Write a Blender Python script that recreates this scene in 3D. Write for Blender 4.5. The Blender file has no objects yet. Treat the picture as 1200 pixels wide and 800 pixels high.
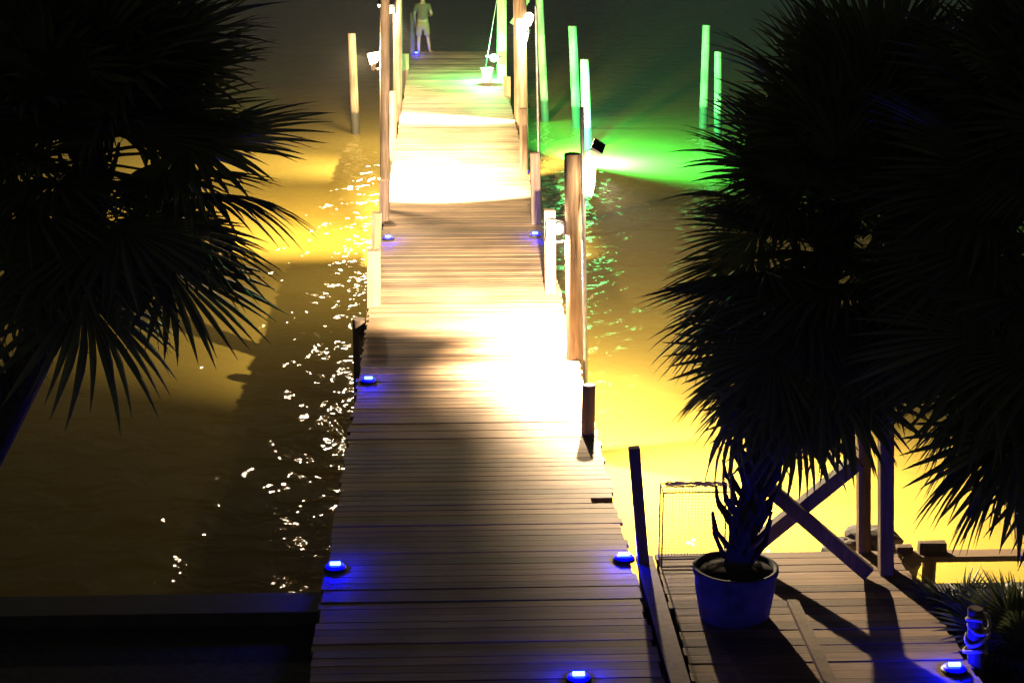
import bpy, bmesh, math, random
from mathutils import Vector, Matrix, noise
random.seed(7)
S = bpy.context.scene
C = S.collection
R_ = math.radians

# ------------------------------------------------------------------ camera
F, VPX, VPY = 2100.0, 520.0, -170.0            # focal length and dock vanishing point in photo pixels (1200x800)
DECK, CAMH = 1.2, 5.7                          # deck height over the water, eye height over the deck
a = Vector((VPX - 600, 400 - VPY, F)).normalized()
PITCH = math.atan2(400 - VPY, F)
YAW = math.asin(-a.x) 
CAM = Vector((0, 0, DECK + CAMH))
cd = bpy.data.cameras.new('camera'); cam = bpy.data.objects.new('camera', cd); C.objects.link(cam)
cam.location = CAM
cam.rotation_euler = (R_(90) - PITCH, 0, -YAW)
cd.sensor_width = 36; cd.lens = F / 1200 * 36
cd.clip_start = 0.1; cd.clip_end = 3000
S.camera = cam
MC = cam.rotation_euler.to_matrix()

# ------------------------------------------------------------------ night sky and moonlight
w = bpy.data.worlds.new('World'); S.world = w; w.use_nodes = True
wn = w.node_tree.nodes; wl = w.node_tree.links
sky = wn.new('ShaderNodeTexSky'); sky.sky_type = 'NISHITA'; sky.sun_disc = False
sky.sun_elevation = R_(4); sky.sun_rotation = R_(200)
hs = wn.new('ShaderNodeHueSaturation'); hs.inputs['Saturation'].default_value = 0.25
wl.new(sky.outputs[0], hs.inputs['Color'])
bg = wn['Background']; bg.inputs['Strength'].default_value = 0.0105
wl.new(hs.outputs[0], bg.inputs['Color'])
sd = bpy.data.lights.new('moon', 'SUN'); sd.energy = 0.002; sd.angle = R_(0.5); sd.color = (1, .97, .9)
so = bpy.data.objects.new('moon', sd); C.objects.link(so); so.rotation_euler = (R_(60), 0, R_(20))
S.view_settings.view_transform = 'Standard'; S.view_settings.look = 'None'
S.view_settings.exposure = 0; S.view_settings.gamma = 1; S.view_settings.use_curve_mapping = False
S.cycles.use_denoising = True
S.cycles.max_bounces = 6
S.cycles.sample_clamp_indirect = 20

# ------------------------------------------------------------------ helpers
def ray(px, py):
    return MC @ Vector(((px - 600) / F, (400 - py) / F, -1))
def on_z(px, py, z):                            # where a sight line meets the level z
    d = ray(px, py); return CAM + d * ((z - CAM.z) / d.z)
def at_y(px, py, Y):                            # where it meets the distance Y
    d = ray(px, py); return CAM + d * (Y / d.y)
def D(px, py): return on_z(px, py, DECK)

def tag(o, label=None, cat=None, group=None, kind=None):
    if label: o['label'] = label
    if cat: o['category'] = cat
    if group: o['group'] = group
    if kind: o['kind'] = kind
    return o
def empty(name, loc, label, cat, group=None, rz=0):
    o = bpy.data.objects.new(name, None); C.objects.link(o); o.location = loc
    o.rotation_euler = (0, 0, rz); o.empty_display_size = .1
    return tag(o, label, cat, group)

class MB:
    def __init__(s): s.v = []; s.f = []
    def add(s, vs, fs):
        n = len(s.v); s.v += [tuple(v) for v in vs]; s.f += [tuple(i + n for i in f) for f in fs]
    def box(s, c, size, m=None, jit=0):
        hx, hy, hz = size[0] / 2, size[1] / 2, size[2] / 2
        vs = []
        for z in (-hz, hz):
            for x, y in ((-hx, -hy), (hx, -hy), (hx, hy), (-hx, hy)):
                v = Vector((x, y, z))
                if jit: v += Vector((random.uniform(-jit, jit), random.uniform(-jit, jit), random.uniform(-jit, jit)))
                if m: v = m @ v
                vs.append(Vector(c) + v)
        s.add(vs, [(3, 2, 1, 0), (4, 5, 6, 7), (0, 1, 5, 4), (1, 2, 6, 5), (2, 3, 7, 6), (3, 0, 4, 7)])
    def frame(s, p, q):
        d = (q - p).normalized()
        u = d.cross(Vector((0, 1, 0)) if abs(d.y) < .9 else Vector((1, 0, 0))).normalized()
        return d, u, d.cross(u)
    def tube(s, pts, rad, n=8, cap=True, wob=0, square=False):
        pts = [Vector(p) for p in pts]
        rad = rad if isinstance(rad, (list, tuple)) else [rad] * len(pts)
        base = len(s.v); rings = []
        up = None
        for i, p in enumerate(pts):
            d = (pts[min(i + 1, len(pts) - 1)] - pts[max(i - 1, 0)]).normalized()
            if up is None: up = Vector((0, 1, 0)) if abs(d.y) < .9 else Vector((1, 0, 0))
            u = d.cross(up).normalized(); vv = u.cross(d).normalized(); up = vv
            ring = []
            m = 4 if square else n
            for k in range(m):
                t = 2 * math.pi * (k + (.5 if square else 0)) / m
                r = rad[i] * (1.414 if square else 1)
                if wob: r *= 1 + wob * noise.noise(Vector((math.cos(t) * 2 + p.x * 9, math.sin(t) * 2 + p.y * 5, p.z * 1.3)))
                ring.append(p + u * (r * math.cos(t)) + vv * (r * math.sin(t)))
            rings.append(ring)
        m = len(rings[0])
        vs = [v for r in rings for v in r]; fs = []
        for i in range(len(rings) - 1):
            for k in range(m):
                fs.append((i * m + k, i * m + (k + 1) % m, (i + 1) * m + (k + 1) % m, (i + 1) * m + k))
        if cap:
            fs.append(tuple(range(m - 1, -1, -1))); fs.append(tuple((len(rings) - 1) * m + k for k in range(m)))
        s.add(vs, fs)
    def lathe(s, c, prof, n=24):
        vs = []; fs = []
        for r, z in prof:
            for k in range(n):
                t = 2 * math.pi * k / n; vs.append(Vector(c) + Vector((r * math.cos(t), r * math.sin(t), z)))
        for i in range(len(prof) - 1):
            for k in range(n):
                fs.append((i * n + k, i * n + (k + 1) % n, (i + 1) * n + (k + 1) % n, (i + 1) * n + k))
        fs.append(tuple(range(n - 1, -1, -1))); fs.append(tuple((len(prof) - 1) * n + k for k in range(n)))
        s.add(vs, fs)
    def build(s, name, mat, parent=None, smooth=False, bevel=0, origin=None):
        me = bpy.data.meshes.new(name)
        off = Vector(origin) if origin is not None else Vector((0, 0, 0))
        me.from_pydata([tuple(Vector(v) - off) for v in s.v], [], s.f); me.update()
        bm = bmesh.new(); bm.from_mesh(me); bmesh.ops.recalc_face_normals(bm, faces=bm.faces); bm.to_mesh(me); bm.free()
        if smooth:
            for p in me.polygons: p.use_smooth = True
        me.materials.append(mat)
        o = bpy.data.objects.new(name, me); C.objects.link(o)
        if parent is not None:
            o.parent = parent
            if origin is None: o.matrix_parent_inverse = pmat(parent).inverted()
        if origin is not None: o.location = off
        if bevel:
            b = o.modifiers.new('bevel', 'BEVEL'); b.width = bevel; b.segments = 2; b.limit_method = 'ANGLE'
        return o
def pmat(o):
    m = Matrix.LocRotScale(o.location, o.rotation_euler, o.scale)
    return (pmat(o.parent) @ o.matrix_parent_inverse @ m) if o.parent else m

# ------------------------------------------------------------------ materials
def mat(name):
    m = bpy.data.materials.new(name); m.use_nodes = True
    nt = m.node_tree; return m, nt.nodes, nt.links, nt.nodes['Principled BSDF']
def ramp(n, stops):
    r = n.new('ShaderNodeValToRGB'); e = r.color_ramp.elements
    e[0].position, e[0].color = stops[0][0], (*stops[0][1], 1)
    e[1].position, e[1].color = stops[-1][0], (*stops[-1][1], 1)
    for p, c in stops[1:-1]:
        x = e.new(p); x.color = (*c, 1)
    return r
def simple(name, col, rough=.6, metal=0, var=.25, scale=9):
    m, n, l, b = mat(name)
    tc = n.new('ShaderNodeTexCoord'); ns = n.new('ShaderNodeTexNoise'); ns.inputs['Scale'].default_value = scale; ns.inputs['Detail'].default_value = 5
    l.new(tc.outputs['Object'], ns.inputs['Vector'])
    r = ramp(n, [(.3, [c * (1 - var) for c in col]), (.7, [min(1, c * (1 + var)) for c in col])])
    l.new(ns.outputs['Fac'], r.inputs['Fac']); l.new(r.outputs['Color'], b.inputs['Base Color'])
    b.inputs['Roughness'].default_value = rough; b.inputs['Metallic'].default_value = metal
    return m
def wood(name, dark, light, grain=(1, 30, 30), tide=None, island=True, rough=.75):
    m, n, l, b = mat(name)
    g = n.new('ShaderNodeNewGeometry'); mp = n.new('ShaderNodeMapping'); mp.inputs['Scale'].default_value = grain
    tc = n.new('ShaderNodeTexCoord')
    l.new(tc.outputs['Object'], mp.inputs['Vector'])
    ns = n.new('ShaderNodeTexNoise'); ns.inputs['Scale'].default_value = 1.6; ns.inputs['Detail'].default_value = 6; ns.inputs['Roughness'].default_value = .65
    if island:
        ad = n.new('ShaderNodeVectorMath'); ad.operation = 'ADD'; ml = n.new('ShaderNodeMath'); ml.operation = 'MULTIPLY'; ml.inputs[1].default_value = 50
        l.new(g.outputs['Random Per Island'], ml.inputs[0]); l.new(mp.outputs[0], ad.inputs[0]); l.new(ml.outputs[0], ad.inputs[1]); l.new(ad.outputs[0], ns.inputs['Vector'])
    else: l.new(mp.outputs[0], ns.inputs['Vector'])
    r = ramp(n, [(.28, dark), (.72, light)]); l.new(ns.outputs['Fac'], r.inputs['Fac'])
    col = r.outputs['Color']
    st = n.new('ShaderNodeTexNoise'); st.inputs['Scale'].default_value = 1.1; st.inputs['Detail'].default_value = 4
    l.new(tc.outputs['Object'], st.inputs['Vector'])
    sr = ramp(n, [(.35, (.62, .60, .58)), (.65, (1.1, 1.08, 1.05))]); l.new(st.outputs['Fac'], sr.inputs['Fac'])
    mx = n.new('ShaderNodeMix'); mx.data_type = 'RGBA'; mx.blend_type = 'MULTIPLY'; mx.inputs['Factor'].default_value = 1
    l.new(col, mx.inputs['A']); l.new(sr.outputs['Color'], mx.inputs['B']); col = mx.outputs['Result']
    if island:
        ir = ramp(n, [(0, (.52, .52, .53)), (.5, (.93, .91, .88)), (1, (1.28, 1.22, 1.12))]); l.new(g.outputs['Random Per Island'], ir.inputs['Fac'])
        m2 = n.new('ShaderNodeMix'); m2.data_type = 'RGBA'; m2.blend_type = 'MULTIPLY'; m2.inputs['Factor'].default_value = 1
        l.new(col, m2.inputs['A']); l.new(ir.outputs['Color'], m2.inputs['B']); col = m2.outputs['Result']
    if tide is not None:                        # weed and damp left by the tide on the lower part
        sx = n.new('ShaderNodeSeparateXYZ'); l.new(g.outputs['Position'], sx.inputs[0])
        a2 = n.new('ShaderNodeMath'); a2.operation = 'MULTIPLY_ADD'; a2.inputs[1].default_value = .3; l.new(st.outputs['Fac'], a2.inputs[0]); l.new(sx.outputs['Z'], a2.inputs[2])
        mr = n.new('ShaderNodeMapRange'); mr.inputs['From Min'].default_value = tide + .12; mr.inputs['From Max'].default_value = tide + .2
        l.new(a2.outputs[0], mr.inputs['Value'])
        m3 = n.new('ShaderNodeMix'); m3.data_type = 'RGBA'; m3.inputs['A'].default_value = (.035, .032, .02, 1)
        l.new(mr.outputs[0], m3.inputs['Factor']); l.new(col, m3.inputs['B']); col = m3.outputs['Result']
    l.new(col, b.inputs['Base Color']); b.inputs['Roughness'].default_value = rough; b.inputs['Specular IOR Level'].default_value = .3
    bp = n.new('ShaderNodeBump'); bp.inputs['Strength'].default_value = .35; bp.inputs['Distance'].default_value = .006
    l.new(ns.outputs['Fac'], bp.inputs['Height']); l.new(bp.outputs[0], b.inputs['Normal'])
    return m
def emit(name, col, strength):
    m, n, l, b = mat(name)
    b.inputs['Base Color'].default_value = (.05, .05, .05, 1)
    b.inputs['Emission Color'].default_value = (*col, 1); b.inputs['Emission Strength'].default_value = strength
    return m

M = {}
M['deck'] = wood('deck_wood', (.17, .115, .075), (.38, .27, .18), (1.2, 26, 26))
M['pile'] = wood('piling_wood', (.10, .07, .045), (.40, .29, .19), (16, 16, 1), tide=.55, island=False)
M['timber'] = wood('timber', (.13, .09, .06), (.30, .21, .14), (14, 14, 1.5), island=True)
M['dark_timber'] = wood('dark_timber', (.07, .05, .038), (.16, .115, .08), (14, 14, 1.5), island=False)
M['black'] = simple('black_plastic', (.02, .02, .022), .45)
M['panel'] = simple('solar_panel', (.012, .014, .02), .25)
M['metal'] = simple('galvanised_metal', (.3, .3, .29), .45, .8)
M['wire'] = simple('coated_wire', (.10, .085, .03), .6)
M['rope'] = simple('rope', (.38, .32, .22), .9, scale=60)
M['pot'] = simple('planter_glaze', (.05, .05, .06), .75, scale=7, var=.55)
M['soil'] = simple('soil', (.03, .022, .015), .95, scale=40)
M['rock'] = simple('rock', (.075, .06, .045), .85, scale=6, var=.45)
M['concrete'] = simple('concrete', (.035, .034, .028), .9, scale=4, var=.3)
M['ground'] = simple('lawn', (.03, .035, .016), .95, scale=18, var=.5)
M['white_plastic'] = simple('white_plastic', (.75, .76, .74), .4, var=.05)
M['skin'] = simple('skin', (.20, .12, .08), .5, var=.08)
M['shirt'] = simple('shirt', (.07, .05, .035), .85, var=.1)
M['shorts'] = simple('shorts', (.17, .13, .08), .85, var=.1)
M['hair'] = simple('hair', (.03, .022, .015), .7)
M['warm_bulb'] = emit('warm_bulb', (1, .72, .42), 14)
M['green_bulb'] = emit('green_bulb', (.12, 1, .30), 30)
M['blue_lens'] = emit('blue_lens', (0, .0, 1), 5)
M['blue_core'] = emit('blue_core', (.0008, .0022, 1), 1300)

def leaf_mat(name, c1, c2):
    m, n, l, b = mat(name)
    g = n.new('ShaderNodeNewGeometry')
    r = ramp(n, [(0, c1), (1, c2)]); l.new(g.outputs['Random Per Island'], r.inputs['Fac'])
    l.new(r.outputs['Color'], b.inputs['Base Color']); b.inputs['Roughness'].default_value = .5
    tr = n.new('ShaderNodeBsdfTranslucent'); l.new(r.outputs['Color'], tr.inputs['Color'])
    mx = n.new('ShaderNodeMixShader'); mx.inputs[0].default_value = .15
    out = n['Material Output']
    l.new(b.outputs[0], mx.inputs[1]); l.new(tr.outputs[0], mx.inputs[2]); l.new(mx.outputs[0], out.inputs['Surface'])
    return m
M['leaf'] = leaf_mat('palm_leaf', (.055, .07, .028), (.11, .13, .055))
M['dry_leaf'] = leaf_mat('dry_palm_leaf', (.10, .075, .04), (.16, .12, .07))
M['trunk'] = simple('palm_trunk', (.034, .027, .02), .95, scale=14, var=.5)

# water: turbid, olive-brown, with small wind ripples
m, n, l, b = mat('water'); M['water'] = m
tc = n.new('ShaderNodeTexCoord')
n0 = n.new('ShaderNodeTexNoise'); n0.inputs['Scale'].default_value = .25; n0.inputs['Detail'].default_value = 4
l.new(tc.outputs['Object'], n0.inputs['Vector'])
wr = ramp(n, [(.3, (.19, .14, .026)), (.7, (.255, .195, .038))]); l.new(n0.outputs['Fac'], wr.inputs['Fac']); l.new(wr.outputs['Color'], b.inputs['Base Color'])
mp = n.new('ShaderNodeMapping'); mp.inputs['Scale'].default_value = (1, 1, 1); mp.inputs['Rotation'].default_value = (0, 0, R_(18)); l.new(tc.outputs['Object'], mp.inputs['Vector'])
n1 = n.new('ShaderNodeTexNoise'); n1.inputs['Scale'].default_value = 1.6; n1.inputs['Detail'].default_value = 2.8; n1.inputs['Roughness'].default_value = .45; n1.inputs['Distortion'].default_value = .5
l.new(mp.outputs[0], n1.inputs['Vector'])
n2 = n.new('ShaderNodeTexNoise'); n2.inputs['Scale'].default_value = .45; n2.inputs['Detail'].default_value = 1
l.new(tc.outputs['Object'], n2.inputs['Vector'])
sm = n.new('ShaderNodeMath'); sm.operation = 'MULTIPLY_ADD'; sm.inputs[1].default_value = .5; l.new(n2.outputs['Fac'], sm.inputs[0]); l.new(n1.outputs['Fac'], sm.inputs[2])
bp = n.new('ShaderNodeBump'); bp.inputs['Strength'].default_value = 1; bp.inputs['Distance'].default_value = .22
l.new(sm.outputs[0], bp.inputs['Height'])
n.remove(b)
df = n.new('ShaderNodeBsdfDiffuse'); l.new(wr.outputs['Color'], df.inputs['Color'])      # light scattered back by the turbid water
gl = n.new('ShaderNodeBsdfGlossy'); gl.inputs['Roughness'].default_value = .03; l.new(bp.outputs[0], gl.inputs['Normal'])
fr = n.new('ShaderNodeFresnel'); fr.inputs['IOR'].default_value = 1.33
mx = n.new('ShaderNodeMixShader'); l.new(fr.outputs[0], mx.inputs[0]); l.new(df.outputs[0], mx.inputs[1]); l.new(gl.outputs[0], mx.inputs[2])
l.new(mx.outputs[0], n['Material Output'].inputs['Surface'])

# ------------------------------------------------------------------ the setting
XL = (D(393, 667).x + D(430, 447).x) / 2; XR = (D(730, 655).x + D(628, 275).x) / 2   # lines of the little edge lights
DL, DR = XL - .09, XR + .10                    # deck edges
YEND = D(500, 61).y
SHORE = D(200, 697).y

def sheet(name, x0, y0, x1, y1, z, m, kind='structure'):
    q = MB(); q.add([(x0, y0, z), (x1, y0, z), (x1, y1, z), (x0, y1, z)], [(0, 1, 2, 3)])
    return tag(q.build(name, m), kind=kind)
sheet('water', -280, -40, 280, 560, 0, M['water'])
sheet('ground', -60, -30, 60, SHORE, DECK - .22, M['ground'])
q = MB()
q.box((0, SHORE + .12, (DECK - .15 - 2) / 2 - .0), (120, .25, DECK - .15 + 2 - .06))
q.box((0, SHORE + .08, DECK - .17), (120, .42, .12))
tag(q.build('seawall', M['concrete'], bevel=.015), 'long low concrete seawall along the dark shore under the dock', 'seawall')

def boards(x0, x1, y0, y1, pitch, gap=.009, z=DECK, th=.038, ragged=.02, notch=None):
    q = MB(); y = y0
    while y < y1:
        dx0, dx1 = random.uniform(-ragged, ragged), random.uniform(-ragged, ragged)
        tz = random.uniform(-.0035, .0035); sk = random.uniform(-.002, .002)
        bw = pitch - gap + random.uniform(-.004, .003)
        mrot = Matrix.Rotation(random.uniform(-.008, .008), 3, 'X') @ Matrix.Rotation(sk / 2, 3, 'Z')
        if notch is not None and abs(y + pitch / 2 - notch) < pitch / 2: dx1 = -.22       # a board with its end broken off
        q.box(((x0 + dx0 + x1 + dx1) / 2, y + pitch / 2, z - th / 2 + tz), (x1 + dx1 - x0 - dx0, bw, th), mrot)
        y += pitch
    return q
dock = empty('wooden_dock', (0, SHORE, DECK), 'long narrow wooden dock running out over the water from the shore', 'dock')
q = boards(DL, DR, 6.0, YEND, .128, notch=D(700, 588).y); q.build('decking', M['deck'], dock)
for x in (DL + .12, (DL + DR) / 2, DR - .12):
    q = MB(); q.box((x, (YEND + 6) / 2, DECK - .038 - .102), (.07, YEND - 6.1, .19)); q.build('stringer', M['dark_timber'], dock)
for x in (DL + .03, DR - .03):
    q = MB(); q.box((x, (YEND + 6) / 2, DECK - .155), (.045, YEND - 6.05, .2)); q.build('edge_beam', M['timber'], dock)

# side platform by the shore
PF = D(900, 649).y
PR = (D(1058, 650).x + D(1125, 770).x) / 2
plat = empty('side_platform', ((DR + PR) / 2, PF - 2, DECK), 'broad plank platform joined to the right side of the dock near shore', 'platform')
boards(DR + .22, PR, 6.0, PF, .142, ragged=.02).build('decking', M['deck'], plat)
q = MB(); q.box((DR + .12, (PF + 6) / 2 - .01, DECK - .012), (.14, PF - 6, .045)); q.build('edge_board', M['timber'], plat)
for x in (DR + .35, PR - .2):
    q = MB(); q.box((x, (PF + 6) / 2, DECK - .16), (.07, PF - 6.1, .2)); q.build('stringer', M['dark_timber'], plat)
q = MB(); q.box(((DR + PR) / 2 + .1, PF - .06, DECK - .15), (PR - DR - .25, .05, .2)); q.build('fascia', M['timber'], plat)
bx = D(840, 720)
q = MB(); q.box((D(925, 700).x, (PF + 6) / 2 - .3, DECK + .022), (.09, PF - 7.5, .04)); q.build('floor_batten', M['timber'], plat)

# ------------------------------------------------------------------ pilings
def piling(name, base, top, r, label, cat='piling', group=None, m='pile', square=False, low=-1.6, bevel=.006, r_top=None):
    base = Vector(base); top = Vector(top)
    ax = (top - base)
    pts = []; rr = []
    k0 = (low - base.z) / ax.z
    N = 9
    for i in range(N + 1):
        t = k0 + (1 - k0) * i / N
        pts.append(base + ax * t); rr.append(r * (1.08 - .12 * i / N) if not square else r)
    if not square:
        pts.append(base + ax * 1.0 + Vector((0, 0, .012))); rr.append(rr[-1] * .9)
    q = MB(); q.tube(pts, rr, 14, True, .05 if not square else .015, square)
    o = q.build(name, M[m], None, smooth=False, origin=(base.x, base.y, base.z), bevel=bevel if square else 0)
    if not square:
        for p in o.data.polygons: p.use_smooth = len(p.vertices) == 4
    return tag(o, label, cat, group)

GL = 'short posts along the dock edges'
def deck_post(px, py, tpx, tpy, r, label, group=None, **k):
    b0 = D(px, py); t0 = at_y(tpx, tpy, b0.y)
    return piling('dock_post', b0, t0, r, label, 'post', group, **k)
# left side of the dock, near to far
deck_post(438, 357, 438, 293, .085, 'square short post on the left dock edge, nearest of the left posts', GL, square=True)
deck_post(440, 305, 442, 249, .07, 'thin short post on the left dock edge behind the nearest square one', GL, square=True)
deck_post(450, 258, 450, 211, .075, 'short dark post in front of the tall lamp pole on the left edge', GL, square=True)
PA = D(451, 246); TA = at_y(451, -8, PA.y)
piling('lamp_pole', PA, TA, .08, 'tall dark round pole on the left dock edge carrying lamps', 'pole')
deck_post(459, 152, 459, 108, .11, 'thick short post on the left edge just past the tall dark pole', GL)
G0 = D(466, 112); G1 = at_y(466, -40, G0.y)
piling('lamp_pole', G0, G1, .11, 'tall post on the left edge lit glaring white from the lamp beside it', 'pole')
deck_post(475, 81, 475, 63, .1, 'low dark post at the far left corner of the dock', GL, square=True)
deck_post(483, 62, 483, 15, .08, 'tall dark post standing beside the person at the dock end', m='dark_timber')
b0 = Vector((DL - .10, D(428, 372).y, DECK - .03))
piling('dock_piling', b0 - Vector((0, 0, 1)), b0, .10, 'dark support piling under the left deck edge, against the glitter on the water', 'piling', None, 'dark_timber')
# right side, near to far
b0 = D(754, 659); t0 = at_y(743, 524, b0.y)
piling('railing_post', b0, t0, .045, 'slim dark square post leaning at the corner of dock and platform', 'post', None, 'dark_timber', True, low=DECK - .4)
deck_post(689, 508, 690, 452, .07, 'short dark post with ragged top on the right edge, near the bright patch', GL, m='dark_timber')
B1 = D(674, 420); T1 = at_y(671, 181, B1.y)
piling('dock_piling', B1, T1, .10, 'thick tall orange-lit piling on the right dock edge with a flat top', 'piling')
B2 = D(686, 424); T2 = at_y(682, 127, B2.y)
piling('light_pole', B2, T2, .026, 'thin pole strapped beside the thick piling holding the solar light', 'pole', None, 'metal', low=-1.2)
deck_post(645, 342, 644, 246, .075, 'bright white-lit post on the right edge left of the thick piling', GL, square=True)
deck_post(628, 262, 627, 179, .075, 'orange-lit post on the right edge behind the white-lit one', GL, square=True)
deck_post(614, 204, 613, 127, .07, 'mauve shadowed post with a bright top on the right dock edge', GL, square=True)
B5 = D(611, 140); T5 = at_y(609, -12, B5.y)
piling('dock_piling', B5, T5, .15, 'thick brown piling on the right edge carrying the far warm lamp', 'piling')
B6 = D(632, 212); T6 = at_y(628, 8, B6.y)
piling('light_pole', B6, T6, .025, 'thin tall orange-lit rod rising on the right edge near the far lamp', 'pole', None, 'metal', low=-1)
B7 = D(588, 93); T7 = at_y(588, -30, B7.y)
piling('dock_piling', B7, T7, .12, 'tall green-lit square piling at the far right of the dock', 'piling', square=True)
deck_post(594, 112, 594, 90, .09, 'low bluish post in front of the green-lit piling', GL, square=True)

GW = 'lone pilings standing in the water'
def water_pile(px, wy, tpx, tpy, r, label):
    b0 = on_z(px, wy, 0); t0 = at_y(tpx, tpy, b0.y)
    return piling('mooring_piling', b0, t0, r, label, 'piling', GW)
water_pile(417, 157, 412, 40, .105, 'lone grey piling in the dark water left of the dock')
water_pile(639, 142, 631, -20, .105, 'dim green piling in the water close behind the thin rod')
water_pile(676, 150, 671, 31, .115, 'green-lit piling with a flat top left of the whitest piling')
water_pile(688, 176, 685, 70, .11, 'piling in the water lit nearly white, behind the solar light')
water_pile(824, 150, 828, 30, .11, 'taller of the two green pilings beside the palm fronds')
water_pile(841, 160, 842, 61, .10, 'shorter of the two green pilings beside the palm fronds')

# ------------------------------------------------------------------ lamps
def light(kind, name, loc, parent, energy, col, size=.03, target=None, angle=120, blend=.5):
    d = bpy.data.lights.new(name, kind); d.energy = energy; d.color = col; d.shadow_soft_size = size
    if kind == 'SPOT': d.spot_size = R_(angle); d.spot_blend = blend
    o = bpy.data.objects.new(name, d); C.objects.link(o)
    if target is not None: o.rotation_euler = (Vector(target) - Vector(loc)).to_track_quat('-Z', 'Y').to_euler()
    o.location = loc
    o.parent = parent; o.matrix_parent_inverse = pmat(parent).inverted()
    return o
def basis(d):
    d = Vector(d).normalized(); u = d.cross(Vector((0, 0, 1))).normalized(); v = u.cross(d)
    m = Matrix((u, d, v)).transposed(); return m      # x: side, y: aim, z: up
def floodlight(loc, target, arm_to, label, sz=.13, name='flood_light'):
    loc = Vector(loc); e = empty(name, loc, label, 'lamp')
    B = basis(Vector(target) - loc)
    q = MB()                                     # open box housing: back and four sides
    w2, d2, t = sz, sz * .55, .012
    for c, s_ in (((0, -d2, 0), (2 * w2, t, 1.5 * w2)), ((-w2, -d2 / 2, 0), (t, d2, 1.5 * w2)), ((w2, -d2 / 2, 0), (t, d2, 1.5 * w2)),
                  ((0, -d2 / 2, .75 * w2), (2 * w2, d2, t)), ((0, -d2 / 2, -.75 * w2), (2 * w2, d2, t))):
        q.box(loc + B @ Vector(c), s_, B)
    q.build('housing', M['black'], e)
    q = MB(); q.box(loc + B @ Vector((0, -d2 * .45, 0)), (1.7 * w2, .02, 1.2 * w2), B); q.build('lamp_face', M['warm_bulb'], e)
    q = MB(); q.tube([loc + B @ Vector((0, -d2, 0)), (loc + B @ Vector((0, -d2, 0)) + Vector(arm_to)) / 2 + Vector((0, 0, -.03)), arm_to], .014, 8); q.build('bracket', M['metal'], e)
    return e, loc + B @ Vector((0, .02, 0))

WARM = (1, .77, .48)
# A: at the top of the tall dark pole, throwing its light out along the dock
la = TA + Vector((-.02, .22, -.35)); la = at_y(454, 3, PA.y + .24)
e, p = floodlight(la, la + Vector((.15, .8, -.75)), Vector((TA.x, TA.y, la.z)) + Vector((0, .05, -.05)), 'glaring warm floodlight at the top of the tall pole on the left')
light('SPOT', 'light_a', p, e, 34000, WARM, .03, Vector(p) + Vector((.20, .85, -.85)), 80, .22)
q = MB(); q.box(Vector(p) + Vector((-.065, .20, -.25)), (.012, .54, .72)); q.build('added_shield', M['black'], e)  # plate added to keep the beam off the water at left
q = MB(); q.box(Vector(p) + Vector((.125, .22, 0)), (.012, .60, .36)); q.build('added_shield', M['black'], e)  # second added plate, cuts the beam off beyond the right deck edge
lg2 = at_y(456, 5, G0.y - .16)
e = empty('bulb_lamp', lg2, 'glaring bulb lamp at the top left of the glaring white post', 'lamp')
q = MB(); q.lathe(lg2, [(.06, -.22), (.10, -.16), (.15, -.05), (.17, .05), (.14, .12), (.05, .16)], 16); q.build('bulb', M['warm_bulb'], e, smooth=True)
q = MB(); q.lathe(lg2, [(.04, .155), (.05, .2), (.045, .27), (.02, .28)], 12); q.build('socket', M['black'], e, smooth=True)
q = MB(); q.tube([lg2 + Vector((0, 0, .26)), lg2 + Vector((.1, .04, .34)), Vector((G0.x - .05, G0.y, lg2.z + .34))], .016, 8); q.build('bracket', M['metal'], e)
light('POINT', 'light_g', lg2 + Vector((-.12, -.08, -.02)), e, 1900, WARM, .34)
# B: on the left of the same pole, over the water
lb = at_y(438, 68, PA.y)
e = empty('flood_light', lb, 'small glowing lamp on the left side of the tall dark pole, out over the water', 'lamp')
q = MB()
for k, (hw, zz) in enumerate(((.105, .085), (.06, -.09))):
    for sx, sy in ((-1, -1), (1, -1), (1, 1), (-1, 1)): q.v.append(tuple(lb + Vector((sx * hw, sy * .04, zz + sx * .02))))
q.f += [(0, 1, 2, 3), (7, 6, 5, 4)] + [(k, k + 4, (k + 1) % 4 + 4, (k + 1) % 4) for k in range(4)]
q.build('lamp_face', M['warm_bulb'], e, bevel=.01)
q = MB(); q.tube([lb + Vector((0, 0, -.09)), lb + Vector((-.015, 0, -.2))], .032, 10); q.build('socket', M['timber'], e)
q = MB(); q.tube([lb + Vector((0, .0, -.15)), lb + Vector((.06, 0, -.2)), Vector((PA.x - .05, PA.y, lb.z - .16))], .014, 8); q.build('bracket', M['metal'], e)
p = lb + Vector((-.2, .06, -.02))
light('SPOT', 'light_b', p, e, 24000, (1, .72, .34), .05, on_z(325, 208, 0), 104, 1)
light('POINT', 'glow_b', lb + Vector((-.10, .30, -.02)), e, 800, WARM, .12)
# C: bulb lamp on the thick brown piling
lc = at_y(620, 22, B5.y - .12)
e = empty('bulb_lamp', lc, 'bare glowing bulb lamp on the thick brown piling at right', 'lamp')
q = MB(); q.lathe(lc, [(.03, -.16), (.05, -.12), (.085, -.04), (.10, .03), (.085, .09), (.04, .13)], 16); q.build('bulb', M['warm_bulb'], e, smooth=True)
q = MB(); q.lathe(lc, [(.034, -.27), (.04, -.25), (.04, -.165)], 12); q.build('socket', M['black'], e, smooth=True)
q = MB(); q.tube([lc + Vector((0, 0, -.26)), lc + Vector((-.03, .02, -.42)), Vector((B5.x + .1, B5.y - .12, lc.z - .5))], .016, 8); q.build('bracket', M['metal'], e)
light('SPOT', 'light_c', lc + Vector((-.12, -.06, -.05)), e, 42000, WARM, .05, D(545, 128), 112, 1)
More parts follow.
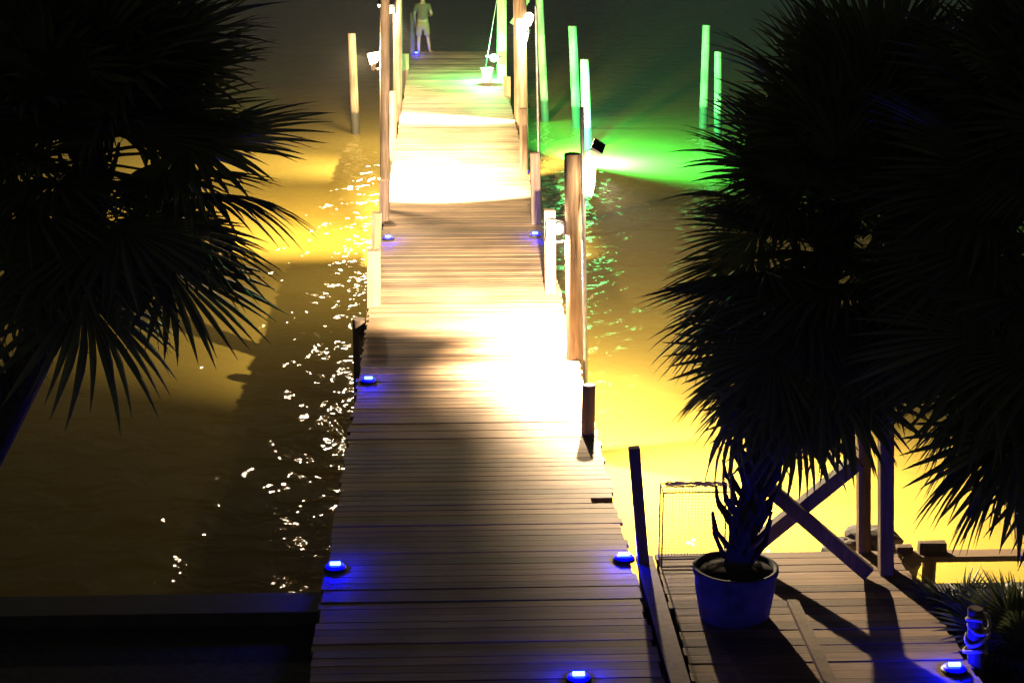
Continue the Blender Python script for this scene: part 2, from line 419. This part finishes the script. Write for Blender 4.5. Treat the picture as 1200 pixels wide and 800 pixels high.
# L: solar light on the thin pole
ll = at_y(691, 203, B2.y - .02)
e = empty('solar_light', ll, 'solar flood light with a tilted dark panel on the thin pole beside the thick piling', 'lamp')
pc = at_y(701, 172, B2.y)
B = Matrix.Rotation(R_(-30), 3, 'Y') @ Matrix.Rotation(R_(18), 3, 'X')
B = Matrix.Rotation(R_(32), 3, 'Y') @ Matrix.Rotation(R_(28), 3, 'X')
q = MB(); q.box(pc, (.15, .20, .03), B); q.build('solar_panel', M['panel'], e, bevel=.004)
q = MB(); q.box(pc + B @ Vector((0, 0, -.035)), (.11, .14, .03), B); q.build('battery_box', M['black'], e, bevel=.004)
q = MB(); q.tube([at_y(683, 180, B2.y), at_y(692, 176, B2.y), pc + Vector((0, 0, -.05))], .011, 8); q.build('arm', M['metal'], e)
q = MB(); q.lathe(ll + Vector((0, 0, -.02)), [(.03, -.24), (.05, -.16), (.065, -.04), (.07, .08), (.06, .16), (.02, .19)], 14); q.build('bulb', M['warm_bulb'], e, smooth=True)
q = MB(); q.tube([at_y(684, 190, B2.y), ll + Vector((0, 0, .16))], .012, 8); q.build('bracket', M['metal'], e)
lp_ = ll + Vector((.12, -.10, -.05))
light('SPOT', 'light_l', lp_, e, 15000, WARM, .05, lp_ + Vector((1.75, -2.0, -3.0)), 108, 1)
light('SPOT', 'light_r', lp_ + Vector((.02, .03, 0)), e, 900, WARM, .05, on_z(775, 450, 0), 122, 1)
light('POINT', 'glow_l', lp_ + Vector((-.10, -.28, -.05)), e, 42, WARM, .05)
# second lamp, low on the inner face of the thick piling, behind an upright guard bar
l2 = at_y(655, 268, B1.y + .03)
e = empty('bulkhead_lamp', l2, 'low lamp with a guard bar on the dock side of the thick piling', 'lamp')
q = MB(); q.lathe(l2, [(.025, -.06), (.045, -.03), (.045, .03), (.025, .06)], 14); q.build('bulb', M['warm_bulb'], e, smooth=True)
q = MB(); q.box(l2 + Vector((.055, 0, 0)), (.02, .09, .16)); q.build('back_plate', M['metal'], e)
q = MB(); q.tube([l2 + Vector((.05, 0, .09)), l2 + Vector((-.12, 0, .12)), l2 + Vector((-.15, 0, .09)), l2 + Vector((-.15, 0, -.15)), l2 + Vector((-.12, 0, -.17)), l2 + Vector((.05, 0, -.15))], .013, 6); q.build('guard_bar', M['metal'], e)
light('SPOT', 'light_back', l2 + Vector((-.065, 0, -.02)), e, 8000, WARM, .022, l2 + Vector((.36, -.24, -1.5)), 128, .8)
light('SPOT', 'light_back_out', l2 + Vector((-.065, .03, 0)), e, 11500, WARM, .022, D(560, 300), 112, 1)
light('POINT', 'glow_back', l2 + Vector((-.065, 0, 0)), e, 55, WARM, .022)

# green light floating low on the water behind the solar light
lg = on_z(677, 192, 0) + Vector((0, 0, .3))
e = empty('fishing_light', (lg.x, lg.y, 0), 'green fishing light on a float in the middle of the green glow', 'lamp')
q = MB(); q.lathe((lg.x, lg.y, 0), [(.05, -.1), (.2, -.06), (.22, 0), (.2, .06), (.05, .1)], 20); q.build('float', M['white_plastic'], e, smooth=True)
q = MB(); q.tube([(lg.x, lg.y, .08), (lg.x, lg.y, .13)], .012, 8); q.build('stem', M['metal'], e)
q = MB(); q.lathe((lg.x, lg.y, .12), [(.02, 0), (.05, .03), (.05, .10), (.02, .13)], 12); q.build('bulb', M['green_bulb'], e, smooth=True)
light('SPOT', 'light_green', (lg.x, lg.y, .62), e, 24000, (.05, 1, .27), .08, (lg.x + .8, lg.y + .42, .5), 178, .5)

# green lamp on the dock by the far right piling
lk = at_y(579, 68, B7.y - .25)
e = empty('green_lamp', lk, 'green glaring lamp clamped low on the far right piling', 'lamp')
q = MB(); q.lathe(lk + Vector((0, 0, -.1)), [(.03, 0), (.09, .03), (.11, .10), (.09, .17), (.03, .2)], 14); q.build('bulb', M['green_bulb'], e, smooth=True)
q = MB(); q.tube([lk, Vector((B7.x, B7.y - .12, lk.z + .02))], .018, 8); q.build('bracket', M['metal'], e)
light('POINT', 'light_green_deck', lk + Vector((-.22, -.16, .02)), e, 1500, (.08, 1, .25), .06)

# blue edge lights
GB = 'blue lights along the dock edges'
def led(px, py, label, first=[None]):
    p = D(px, py)
    if first[0] is None:
        e = empty('dock_light', p, label, 'light', GB)
        q = MB(); q.lathe((p.x, p.y, p.z + .004), [(.095, 0), (.095, .014), (.082, .022)], 20); q.build('housing', M['black'], e)
        q = MB(); q.lathe((p.x, p.y, p.z + .004), [(.082, .0225), (.08, .03), (.05, .038), (.008, .04)], 16); q.build('lens', M['blue_lens'], e, smooth=True)
        q = MB(); q.box((p.x, p.y, p.z + .055), (.085, .03, .02)); q.build('led_strip', M['blue_core'], e)
        first[0] = e
        return e
    r = first[0].copy(); C.objects.link(r); r.location = p; r['label'] = label
    for ch in first[0].children:
        c = ch.copy(); C.objects.link(c); c.parent = r; c.matrix_parent_inverse = ch.matrix_parent_inverse.copy()
    return r
led(393, 667, 'blue light on the left dock edge, nearest of those on the left')
led(432, 448, 'blue light on the left dock edge below the glittering water, second from the near end')
led(455, 281, 'purple-white light on the left edge beside the short square posts')
led(488, 64, 'faint purple light at the far end of the dock by the person')
led(731, 656, 'blue light at the foot of the slim leaning square post')
led(627, 277, 'blue light in the shadow of the white-lit post on the right edge')
led(615, 203, 'small violet light at the foot of the mauve post')
led(678, 797, 'blue light in the middle of the dock planks at the bottom of the photo')
led(1118, 786, 'blue light on the outer corner of the side platform')

# ------------------------------------------------------------------ things on the far end
pb = D(571, 97)
e = empty('bucket', pb, 'white bucket glowing green beside the far right piling', 'bucket')
q = MB(); q.lathe(pb, [(.12, 0.002), (.15, .34), (.16, .345), (.16, .37), (.14, .37), (.125, .05)], 20); q.build('pail', M['white_plastic'], e, smooth=True)
q = MB(); q.tube([pb + Vector((.16 * math.cos(t), .06, .34 - .16 * math.sin(t))) for t in [math.pi * i / 10 for i in range(11)]], .005, 6); q.build('handle', M['metal'], e)
rb = D(567, 92); rt = at_y(583, -5, rb.y)
e = empty('fishing_rod', rb, 'thin fishing rod leaning up against the far right piling', 'fishing rod')
q = MB(); q.tube([rb, rb.lerp(rt, .25)], [.02, .016], 8); q.build('grip', M['black'], e)
q = MB(); q.tube([rb.lerp(rt, .25), rb.lerp(rt, .6), rt], [.011, .008, .004], 6); q.build('blank', M['metal'], e)
q = MB(); rl = rb.lerp(rt, .27) + Vector((0, -.05, 0)); q.tube([rl - Vector((.04, 0, 0)), rl + Vector((.04, 0, 0))], .035, 12); q.build('reel', M['metal'], e)
# diagonal brace at the top of the far right piling
q = MB(); q.tube([at_y(599, 28, B7.y - .2), at_y(619, 0, B7.y - .2)], .05, 4, square=True)
tag(q.build('diagonal_brace', M['timber']), 'pale green-lit slanting brace near the top of the far pilings', 'brace')

# ------------------------------------------------------------------ the person, seen from behind
def skin_obj(name, verts, edges, radii, material, parent, root=0, sub=2):
    me = bpy.data.meshes.new(name); me.from_pydata([tuple(v) for v in verts], edges, [])
    me.materials.append(material)
    o = bpy.data.objects.new(name, me); C.objects.link(o); o.parent = parent
    s_ = o.modifiers.new('skin', 'SKIN'); s_.use_smooth_shade = True
    lay = me.skin_vertices[0].data if me.skin_vertices else None
    if lay is None:
        bm = bmesh.new(); bm.from_mesh(me); bm.verts.layers.skin.verify(); bm.to_mesh(me); bm.free(); lay = me.skin_vertices[0].data
    for i, r in enumerate(radii):
        lay[i].radius = r if isinstance(r, tuple) else (r, r); lay[i].use_root = (i == root)
    ss = o.modifiers.new('sub', 'SUBSURF'); ss.levels = sub; ss.render_levels = sub
    return o
pp = D(496, 63)
pe = empty('person', pp, 'person in khaki shorts standing at the far end of the dock, back turned', 'person', rz=R_(-8))
V = []; E = []; RR = []
def chain(pts, rad, start=None):
    idx = []
    prev = start
    for p_, r_ in zip(pts, rad):
        V.append(p_); RR.append(r_); i = len(V) - 1; idx.append(i)
        if prev is not None: E.append((prev, i))
        prev = i
    return idx
sp = chain([(0, 0, .95), (0, 0, 1.12), (0, .01, 1.30), (0, .02, 1.43), (0, .01, 1.52), (0, .035, 1.60), (.01, .06, 1.675), (.012, .055, 1.74)],
           [(.155, .11), (.145, .10), (.165, .115), (.11, .08), .055, .082, .09, .055])
for s_ in (-1, 1):
    st = .10 if s_ > 0 else 0
    chain([(s_ * .10, st * .2, .86), (s_ * .12, .02 + st, .50), (s_ * (.13 + st * .3), -.01 + st, .28), (s_ * (.13 + st * .5), st, .085), (s_ * (.14 + st * .6), .06 + st, .04), (s_ * (.15 + st * .9), .17 + st, .03)],
          [.095, .062, .058, .042, .042, .034], sp[0])
    if s_ < 0:
        J = [(-.19, .01, 1.41), (-.25, -.01, 1.14), (-.24, .10, .93), (-.235, .125, .86), (-.23, .14, .80)]
        fdir, fside = Vector((.02, .01, -1)), Vector((.3, 1, 0))
    else:
        J = [(.19, .01, 1.41), (.27, -.03, 1.15), (.16, .19, 1.10), (.10, .24, 1.11), (.05, .27, 1.12)]
        fdir, fside = Vector((-.8, .45, .05)), Vector((0, .1, 1))
    arm = chain(J, [.06, .045, .034, (.038, .022), (.036, .018)], sp[3])
    for k in range(4):
        b_ = Vector(J[-1]) + fside * ((k - 1.5) * .018)
        f_ = (.032, .034, .033, .027)[k]
        chain([b_ + fdir * f_, b_ + fdir * f_ * 1.9 + Vector((0, .006, 0)), b_ + fdir * f_ * 2.5 + Vector((0, .016, .004))], [.009, .008, .007], arm[-1])
    t_ = Vector(J[-2]) + fside * .045 + fdir * .02
    chain([t_, t_ + fdir * .03 + fside * .006], [.010, .008], arm[-2])
skin_obj('body', V, E, RR, M['skin'], pe)
o = skin_obj('shirt', [(0, 0, .93), (0, 0, 1.12), (0, .01, 1.30), (0, .02, 1.42), (0, .01, 1.475), (-.18, .01, 1.41), (-.235, 0, 1.22), (.18, .01, 1.41), (.235, 0, 1.22)],
             [(0, 1), (1, 2), (2, 3), (3, 4), (3, 5), (5, 6), (3, 7), (7, 8)], [(.18, .135), (.165, .12), (.185, .135), (.125, .095), (.068, .065), .078, .07, .078, .07], M['shirt'], pe)
o = skin_obj('shorts', [(0, 0, .98), (0, 0, .86), (-.105, 0, .78), (-.13, .01, .50), (.105, 0, .78), (.13, .01, .50)],
             [(0, 1), (1, 2), (2, 3), (1, 4), (4, 5)], [(.17, .125), (.18, .13), .115, .098, .115, .098], M['shorts'], pe)
o = skin_obj('hair', [(0, .0, 1.66), (0, .01, 1.73), (0, .05, 1.76)], [(0, 1), (1, 2)], [(.085, .08), (.085, .088), .055], M['hair'], pe)
q = MB()
for s_ in (-1, 1):
    q = MB(); q.tube([(s_ * .09, .10, 1.67), (s_ * .098, .05, 1.67), (s_ * .098, .03, 1.66)], [.008, .018, .02], 8)
    qq = q.build('ear', M['skin']); qq.parent = pe
q = MB(); q.tube([(0, .115, 1.69), (0, .15, 1.65), (0, .12, 1.645)], [.012, .02, .014], 8); qq = q.build('nose', M['skin']); qq.parent = pe

# ------------------------------------------------------------------ things on the platform
# wire crab trap at the platform's far edge
c0 = D(770, 648); c1 = D(846, 646)
x0, x1, yb = c0.x, c1.x, PF - .06; zt = at_y(800, 566, yb).z
e = empty('crab_trap', ((x0 + x1) / 2, yb, DECK), 'wire mesh crab trap against the bright yellow water', 'crab trap')
q = MB()
for z in (DECK + .012, zt):
    for y in (yb, yb - .22):
        q.tube([(x0, y, z), (x1, y, z)], .006, 6)
    for x in (x0, x1): q.tube([(x, yb, z), (x, yb - .22, z)], .006, 6)
for x in (x0, x1):
    for y in (yb, yb - .22): q.tube([(x, y, DECK + .008), (x, y, zt)], .006, 6)
q.build('frame', M['wire'], e)
q = MB(); st = .027; k = 0
x = x0 + st
while x < x1:
    q.tube([(x, yb, DECK + .01), (x + random.uniform(-.003, .003), yb, zt)], .0016, 4, False); x += st
z = DECK + .01 + st
while z < zt:
    q.tube([(x0, yb, z), (x1, yb, z + random.uniform(-.003, .003))], .0016, 4, False)
    for xx in (x0, x1): q.tube([(xx, yb, z), (xx, yb - .22, z)], .0016, 4, False)
    z += st
q.build('wire_mesh', M['wire'], e)
q = MB()
for j in range(3):
    pts = [Vector((x0 + .03 + (x1 - x0 - .05) * i / 14, yb - .05 - .04 * j, zt + .018 + .03 * abs(noise.noise(Vector((i * .45 + j * 7, j, 0)))))) for i in range(15)]
    q.tube(pts, .006, 5)
for j in range(9):
    bx = random.uniform(x0, x1 - .1); q.tube([(bx, yb - .04, zt + .01), (bx + .05, yb - .02, zt + .05 * random.random()), (bx + .11, yb - .03, zt - .03)], .003, 4)
q.build('rope', M['rope'], e)

# two posts, and the crossed timbers
CP = D(1012, 646)
piling('railing_post', CP, at_y(1012, 470, CP.y), .052, 'square wooden post at the back of the platform, the farther of the pair', 'post', None, 'timber', True, low=DECK - .5)
DP = D(1038, 671)
piling('railing_post', DP, at_y(1038, 450, DP.y), .056, 'square wooden post near the platform edge, the nearer of the pair', 'post', None, 'timber', True, low=DECK - .5)
fa, fb = D(1018, 679), D(872, 662)
ya = (fa.y + fb.y) / 2
e = empty('crossed_timbers', (fa + fb) / 2, 'two slanting timbers crossed in an X between the planter and the posts', 'timber frame')
ta = at_y(868, 543, fb.y + .05); tb = at_y(1010, 545, fa.y + .12)
q = MB(); q.tube([fa + Vector((0, 0, .05)), ta], .058, 4, square=True); q.build('timber', M['timber'], e, bevel=.006)
q = MB(); q.tube([fb + Vector((0, .1, .05)), tb + Vector((0, .12, 0))], .058, 4, square=True); q.build('timber', M['timber'], e, bevel=.006)

# planter
pt = D(860, 722)
e = empty('planter', pt, 'large round planter in blue light holding the palm on the platform', 'planter')
q = MB(); q.lathe(pt, [(.25, .002), (.27, .02), (.31, .26), (.315, .37), (.33, .38), (.33, .42), (.30, .42), (.29, .36)], 32); q.build('pot', M['pot'], e, smooth=True)
q = MB(); q.lathe(pt + Vector((0, 0, .395)), [(.288, -.05), (.285, 0), (.1, .03), (.01, .035)], 20); q.build('soil', M['soil'], e, smooth=True)

# rocks at the water's edge beyond the platform
def rock(p, r, label, sq=.7):
    bm = bmesh.new(); bmesh.ops.create_icosphere(bm, subdivisions=3, radius=r)
    for v in bm.verts:
        k = 1 + .35 * noise.noise(v.co / r * 1.3 + Vector(p)) + .12 * noise.noise(v.co / r * 4 + Vector(p)); v.co *= k; v.co.z *= sq
    me = bpy.data.meshes.new('boulder'); bm.to_mesh(me); bm.free(); me.materials.append(M['rock'])
    o = bpy.data.objects.new('boulder', me); C.objects.link(o); o.location = p
    return tag(o, label, 'rock', 'rocks at the platform edge')
r1 = at_y(1022, 634, PF + .35)
rock(r1, .22, 'brown boulder at the water edge seen between the two wooden posts')
r1 = at_y(994, 641, PF + .3)
rock(r1, .13, 'small brown boulder at the foot of the farther wooden post')
rock(at_y(1016, 668, PF + .5), .38, 'broad low rock under the edge of the platform behind the posts')

# narrow catwalk to the right of the platform, with offcuts on it
k0, k1 = D(1053, 644), D(1240, 644); kn = D(1064, 652)
e = empty('catwalk', (k0 + k1) / 2, 'narrow brightly lit plank walk to the right of the platform', 'walkway')
q = MB(); q.box(((k0.x + k1.x) / 2, (k0.y + kn.y) / 2, DECK - .03), (k1.x - k0.x, k0.y - kn.y, .05)); q.build('plank', M['deck'], e)
for x in (k0.x + .25, k1.x - .2):
    q = MB(); q.tube([(x, (k0.y + kn.y) / 2, -1), (x, (k0.y + kn.y) / 2, DECK - .06)], .06, 10); q.build('support_post', M['pile'], e)
def offcut(px0, px1, py, h, label):
    p0 = D(px0, py); p1 = D(px1, py)
    q = MB(); q.box((0, 0, h / 2), (p1.x - p0.x, .09, h), jit=.004)
    o = q.build('timber_offcut', M['timber'], bevel=.005); o.location = ((p0.x + p1.x) / 2, p0.y, DECK - .004)
    return tag(o, label, 'timber')
offcut(1050, 1069, 645, .05, 'short brown timber offcut lying at the near end of the catwalk')
offcut(1076, 1108, 646, .09, 'longer brown timber offcut lying across the middle of the catwalk')

# mooring post with coiled rope at the right of the platform
mpb = D(1143, 775); mpt = at_y(1143, 714, mpb.y)
piling('mooring_post', mpb, mpt, .06, 'stubby dark post with rope round it right of the platform', 'post', None, 'dark_timber', low=DECK - .8)
q = MB()
pts = []
for k in range(60):
    t = k * .4
    pts.append(mpb + Vector(((.078 + .012 * math.sin(t * .7)) * math.cos(t), (.078 + .012 * math.cos(t * 1.3)) * math.sin(t), .06 + .0052 * k + .022 * math.sin(t * 1.7) + .02 * math.sin(t))))
q.tube(pts, .015, 6)
tag(q.build('mooring_rope', M['rope'], smooth=True), 'pale rope wound in loops round the stubby dark post', 'rope')

# ------------------------------------------------------------------ palms
def frond_mesh(name, lp, R, nb, seed, spread=280, droop=.5):
    rnd = random.Random(seed); q = MB()
    # petiole curve along +X
    pts = [Vector((lp * t, 0, -.12 * lp * t * t)) for t in (0, .33, .66, 1)]
    q.tube(pts, [.016, .013, .010, .008], 5, False)
    P = pts[-1]; dirx = (pts[-1] - pts[-2]).normalized()
    for i in range(nb):
        u = (i + .5) / nb * 2 - 1
        ang = R_(spread / 2) * u + rnd.uniform(-.03, .03)
        L = R * (1 - .28 * abs(u) ** 1.6) * rnd.uniform(.88, 1.08)
        fold = .22 * abs(math.sin(ang))
        d = Vector((math.cos(ang), math.sin(ang), -fold * .4))
        side = Vector((-math.sin(ang), math.cos(ang), 0))
        w_ = R_(spread) / nb
        rows = []
        dr = droop * rnd.uniform(.6, 1.5); sw = rnd.uniform(-.08, .08)
        for t in (0.02, .25, .45, .62, .78, .9, 1.0):
            r = L * t
            half = min(w_ * r * .56, w_ * L * .24) * (1 if t <= .62 else max(0.02, (1 - t) / .38) ** .8)
            c = P + d * r + Vector((0, 0, -dr * L * max(0, t - .35) ** 2 * 1.4)) + side * (sw * L * max(0, t - .5)) + dirx * 0
            ridge = Vector((0, 0, half * .5))
            rows.append((c - side * half, c + ridge, c + side * half))
        vs = [v for r in rows for v in r]; fs = []
        for k in range(len(rows) - 1):
            for j in (0, 1): fs.append((k * 3 + j, k * 3 + j + 1, k * 3 + j + 4, k * 3 + j + 3))
        q.add(vs, fs)
    me = bpy.data.meshes.new(name); me.from_pydata([tuple(v) for v in q.v], [], q.f); me.update()
    return me
FM = [frond_mesh('frond', .62, .95, 38, s_, 290, d_) for s_, d_ in ((1, .12), (2, .22), (3, .32), (4, .42), (5, .2))]
for m_ in FM: m_.materials.append(M['leaf'])
FD = frond_mesh('dry_frond', .45, .75, 36, 9, 240, 1.0); FD.materials.append(M['dry_leaf'])

def palm(base, crown, label, n, scale=1.0, seed=1, tr=.15, el=(-45, 80), boots=True, azs=None, dry=4, skirt=.15, mid=None, stubs=1):
    rnd = random.Random(seed); base = Vector(base); crown = Vector(crown)
    e = empty('fan_palm', base, label, 'palm tree', 'fan palms by the shore')
    q = MB(); pts = []; rr = []
    mid = Vector(mid) if mid is not None else base.lerp(crown, .6)
    path = lambda t: base * (1 - t) ** 2 + (mid * 2 - (base + crown) / 2) * (2 * t * (1 - t)) + crown * t * t
    for i in range(9):
        t = i / 8; pts.append(path(t)); rr.append(tr * (1.12 - .2 * t))
    q.tube(pts, rr, 14, True, .12)
    if boots:
        nb_ = int(46 * stubs)
        for k in range(nb_):
            t = .02 + .94 * k / nb_; p = path(t); az = k * 2.4
            o_ = Vector((math.cos(az), math.sin(az), 0)); s2 = Vector((-math.sin(az), math.cos(az), 0))
            p = p + o_ * tr * .9
            for sg in (-1, 1): q.tube([p + s2 * sg * .05, p + o_ * .06 * stubs + s2 * sg * .02 + Vector((0, 0, .16)), p + o_ * (.10 * stubs - .06 * (stubs > 1)) + Vector((0, 0, .26 + rnd.uniform(-.04, .05)))], [.020, .017, .011], 5)
    q.build('trunk', M['trunk'], e)
    for i in range(n):
        if azs: az = R_(rnd.uniform(*azs))
        else: az = i * 2.39996 + rnd.uniform(-.2, .2)
        t = (i + .5) / n
        elv = R_(el[1] + (el[0] - el[1]) * t + rnd.uniform(-8, 8))
        isd = i >= n - dry
        o = bpy.data.objects.new('dry_frond' if isd else 'frond', FD if isd else FM[i % 5]); C.objects.link(o)
        o.parent = e
        sc = scale * rnd.uniform(.86, 1.1)
        o.location = path(1 - skirt * t) - base + Vector((math.cos(az) * tr * .6, math.sin(az) * tr * .6, .12))
        o.rotation_euler = Matrix.Rotation(az, 3, 'Z').to_4x4().to_3x3().to_euler()
        mm = Matrix.Rotation(az, 3, 'Z') @ Matrix.Rotation(-elv, 3, 'Y') @ Matrix.Rotation(rnd.uniform(-.5, .5), 3, 'X')
        o.rotation_euler = mm.to_euler(); o.scale = (sc, sc, sc)
    return e
# left palm, rooted on the shore just outside the photo's lower left
lbse = on_z(-165, 790, DECK - .2)
palm(lbse, at_y(75, 140, lbse.y), 'fan palm at the left with yellow water showing through its crown', 60, .95, 3, .13, dry=2, mid=at_y(75, 335, lbse.y), skirt=.42)
# potted palm on the platform
palm(pt + Vector((0, 0, .38)), at_y(1020, 170, pt.y), 'dense fan palm growing from the planter, its trunk shaggy with old stubs', 98, .80, 5, .095, el=(-58, 85), dry=4, skirt=.5, mid=at_y(926, 425, pt.y), stubs=2.1)
# palm at the right edge of the photo
rbse = on_z(1255, 860, DECK - .2)
palm(rbse, at_y(1255, 160, rbse.y), 'dark fan palm at the right edge of the photo, nearer than the potted one', 90, .9, 8, .15, el=(-58, 85), dry=4, skirt=.55)

# low palmetto at the right of the platform
def palmetto(p, label, n, sc, seed):
    rnd = random.Random(seed); e = empty('palmetto_bush', p, label, 'shrub', 'low palmetto shrubs by the platform')
    for i in range(n):
        az = i * 2.4 + rnd.uniform(-.3, .3); elv = R_(rnd.uniform(15, 80))
        o = bpy.data.objects.new('frond', FM[i % 5]); C.objects.link(o); o.parent = e
        o.rotation_euler = (Matrix.Rotation(az, 3, 'Z') @ Matrix.Rotation(-elv, 3, 'Y') @ Matrix.Rotation(rnd.uniform(-.5, .5), 3, 'X')).to_euler()
        k = sc * rnd.uniform(.8, 1.15); o.scale = (k, k, k)
palmetto(on_z(1125, 735, DECK - .22), 'low dark palmetto shrub right of the platform behind the rope-wound post', 16, .36, 4)
palmetto(on_z(1195, 770, DECK - .22), 'low dark palmetto shrub at the right edge of the photo', 18, .45, 6)

# ------------------------------------------------------------------ thin haze, added for glow and veiling glare round the lamps
q = MB(); q.box((0, 260, 4.2), (600, 640, 12.4))
hz = tag(q.build('haze', M['black']), kind='stuff')
hm = bpy.data.materials.new('haze'); hm.use_nodes = True; hn = hm.node_tree.nodes; hn.remove(hn['Principled BSDF'])
pv = hn.new('ShaderNodeVolumePrincipled'); pv.inputs['Density'].default_value = .0003; pv.inputs['Color'].default_value = (.92, .92, .92, 1); pv.inputs['Anisotropy'].default_value = .2
hm.node_tree.links.new(pv.outputs[0], hn['Material Output'].inputs['Volume']); hz.data.materials[0] = hm
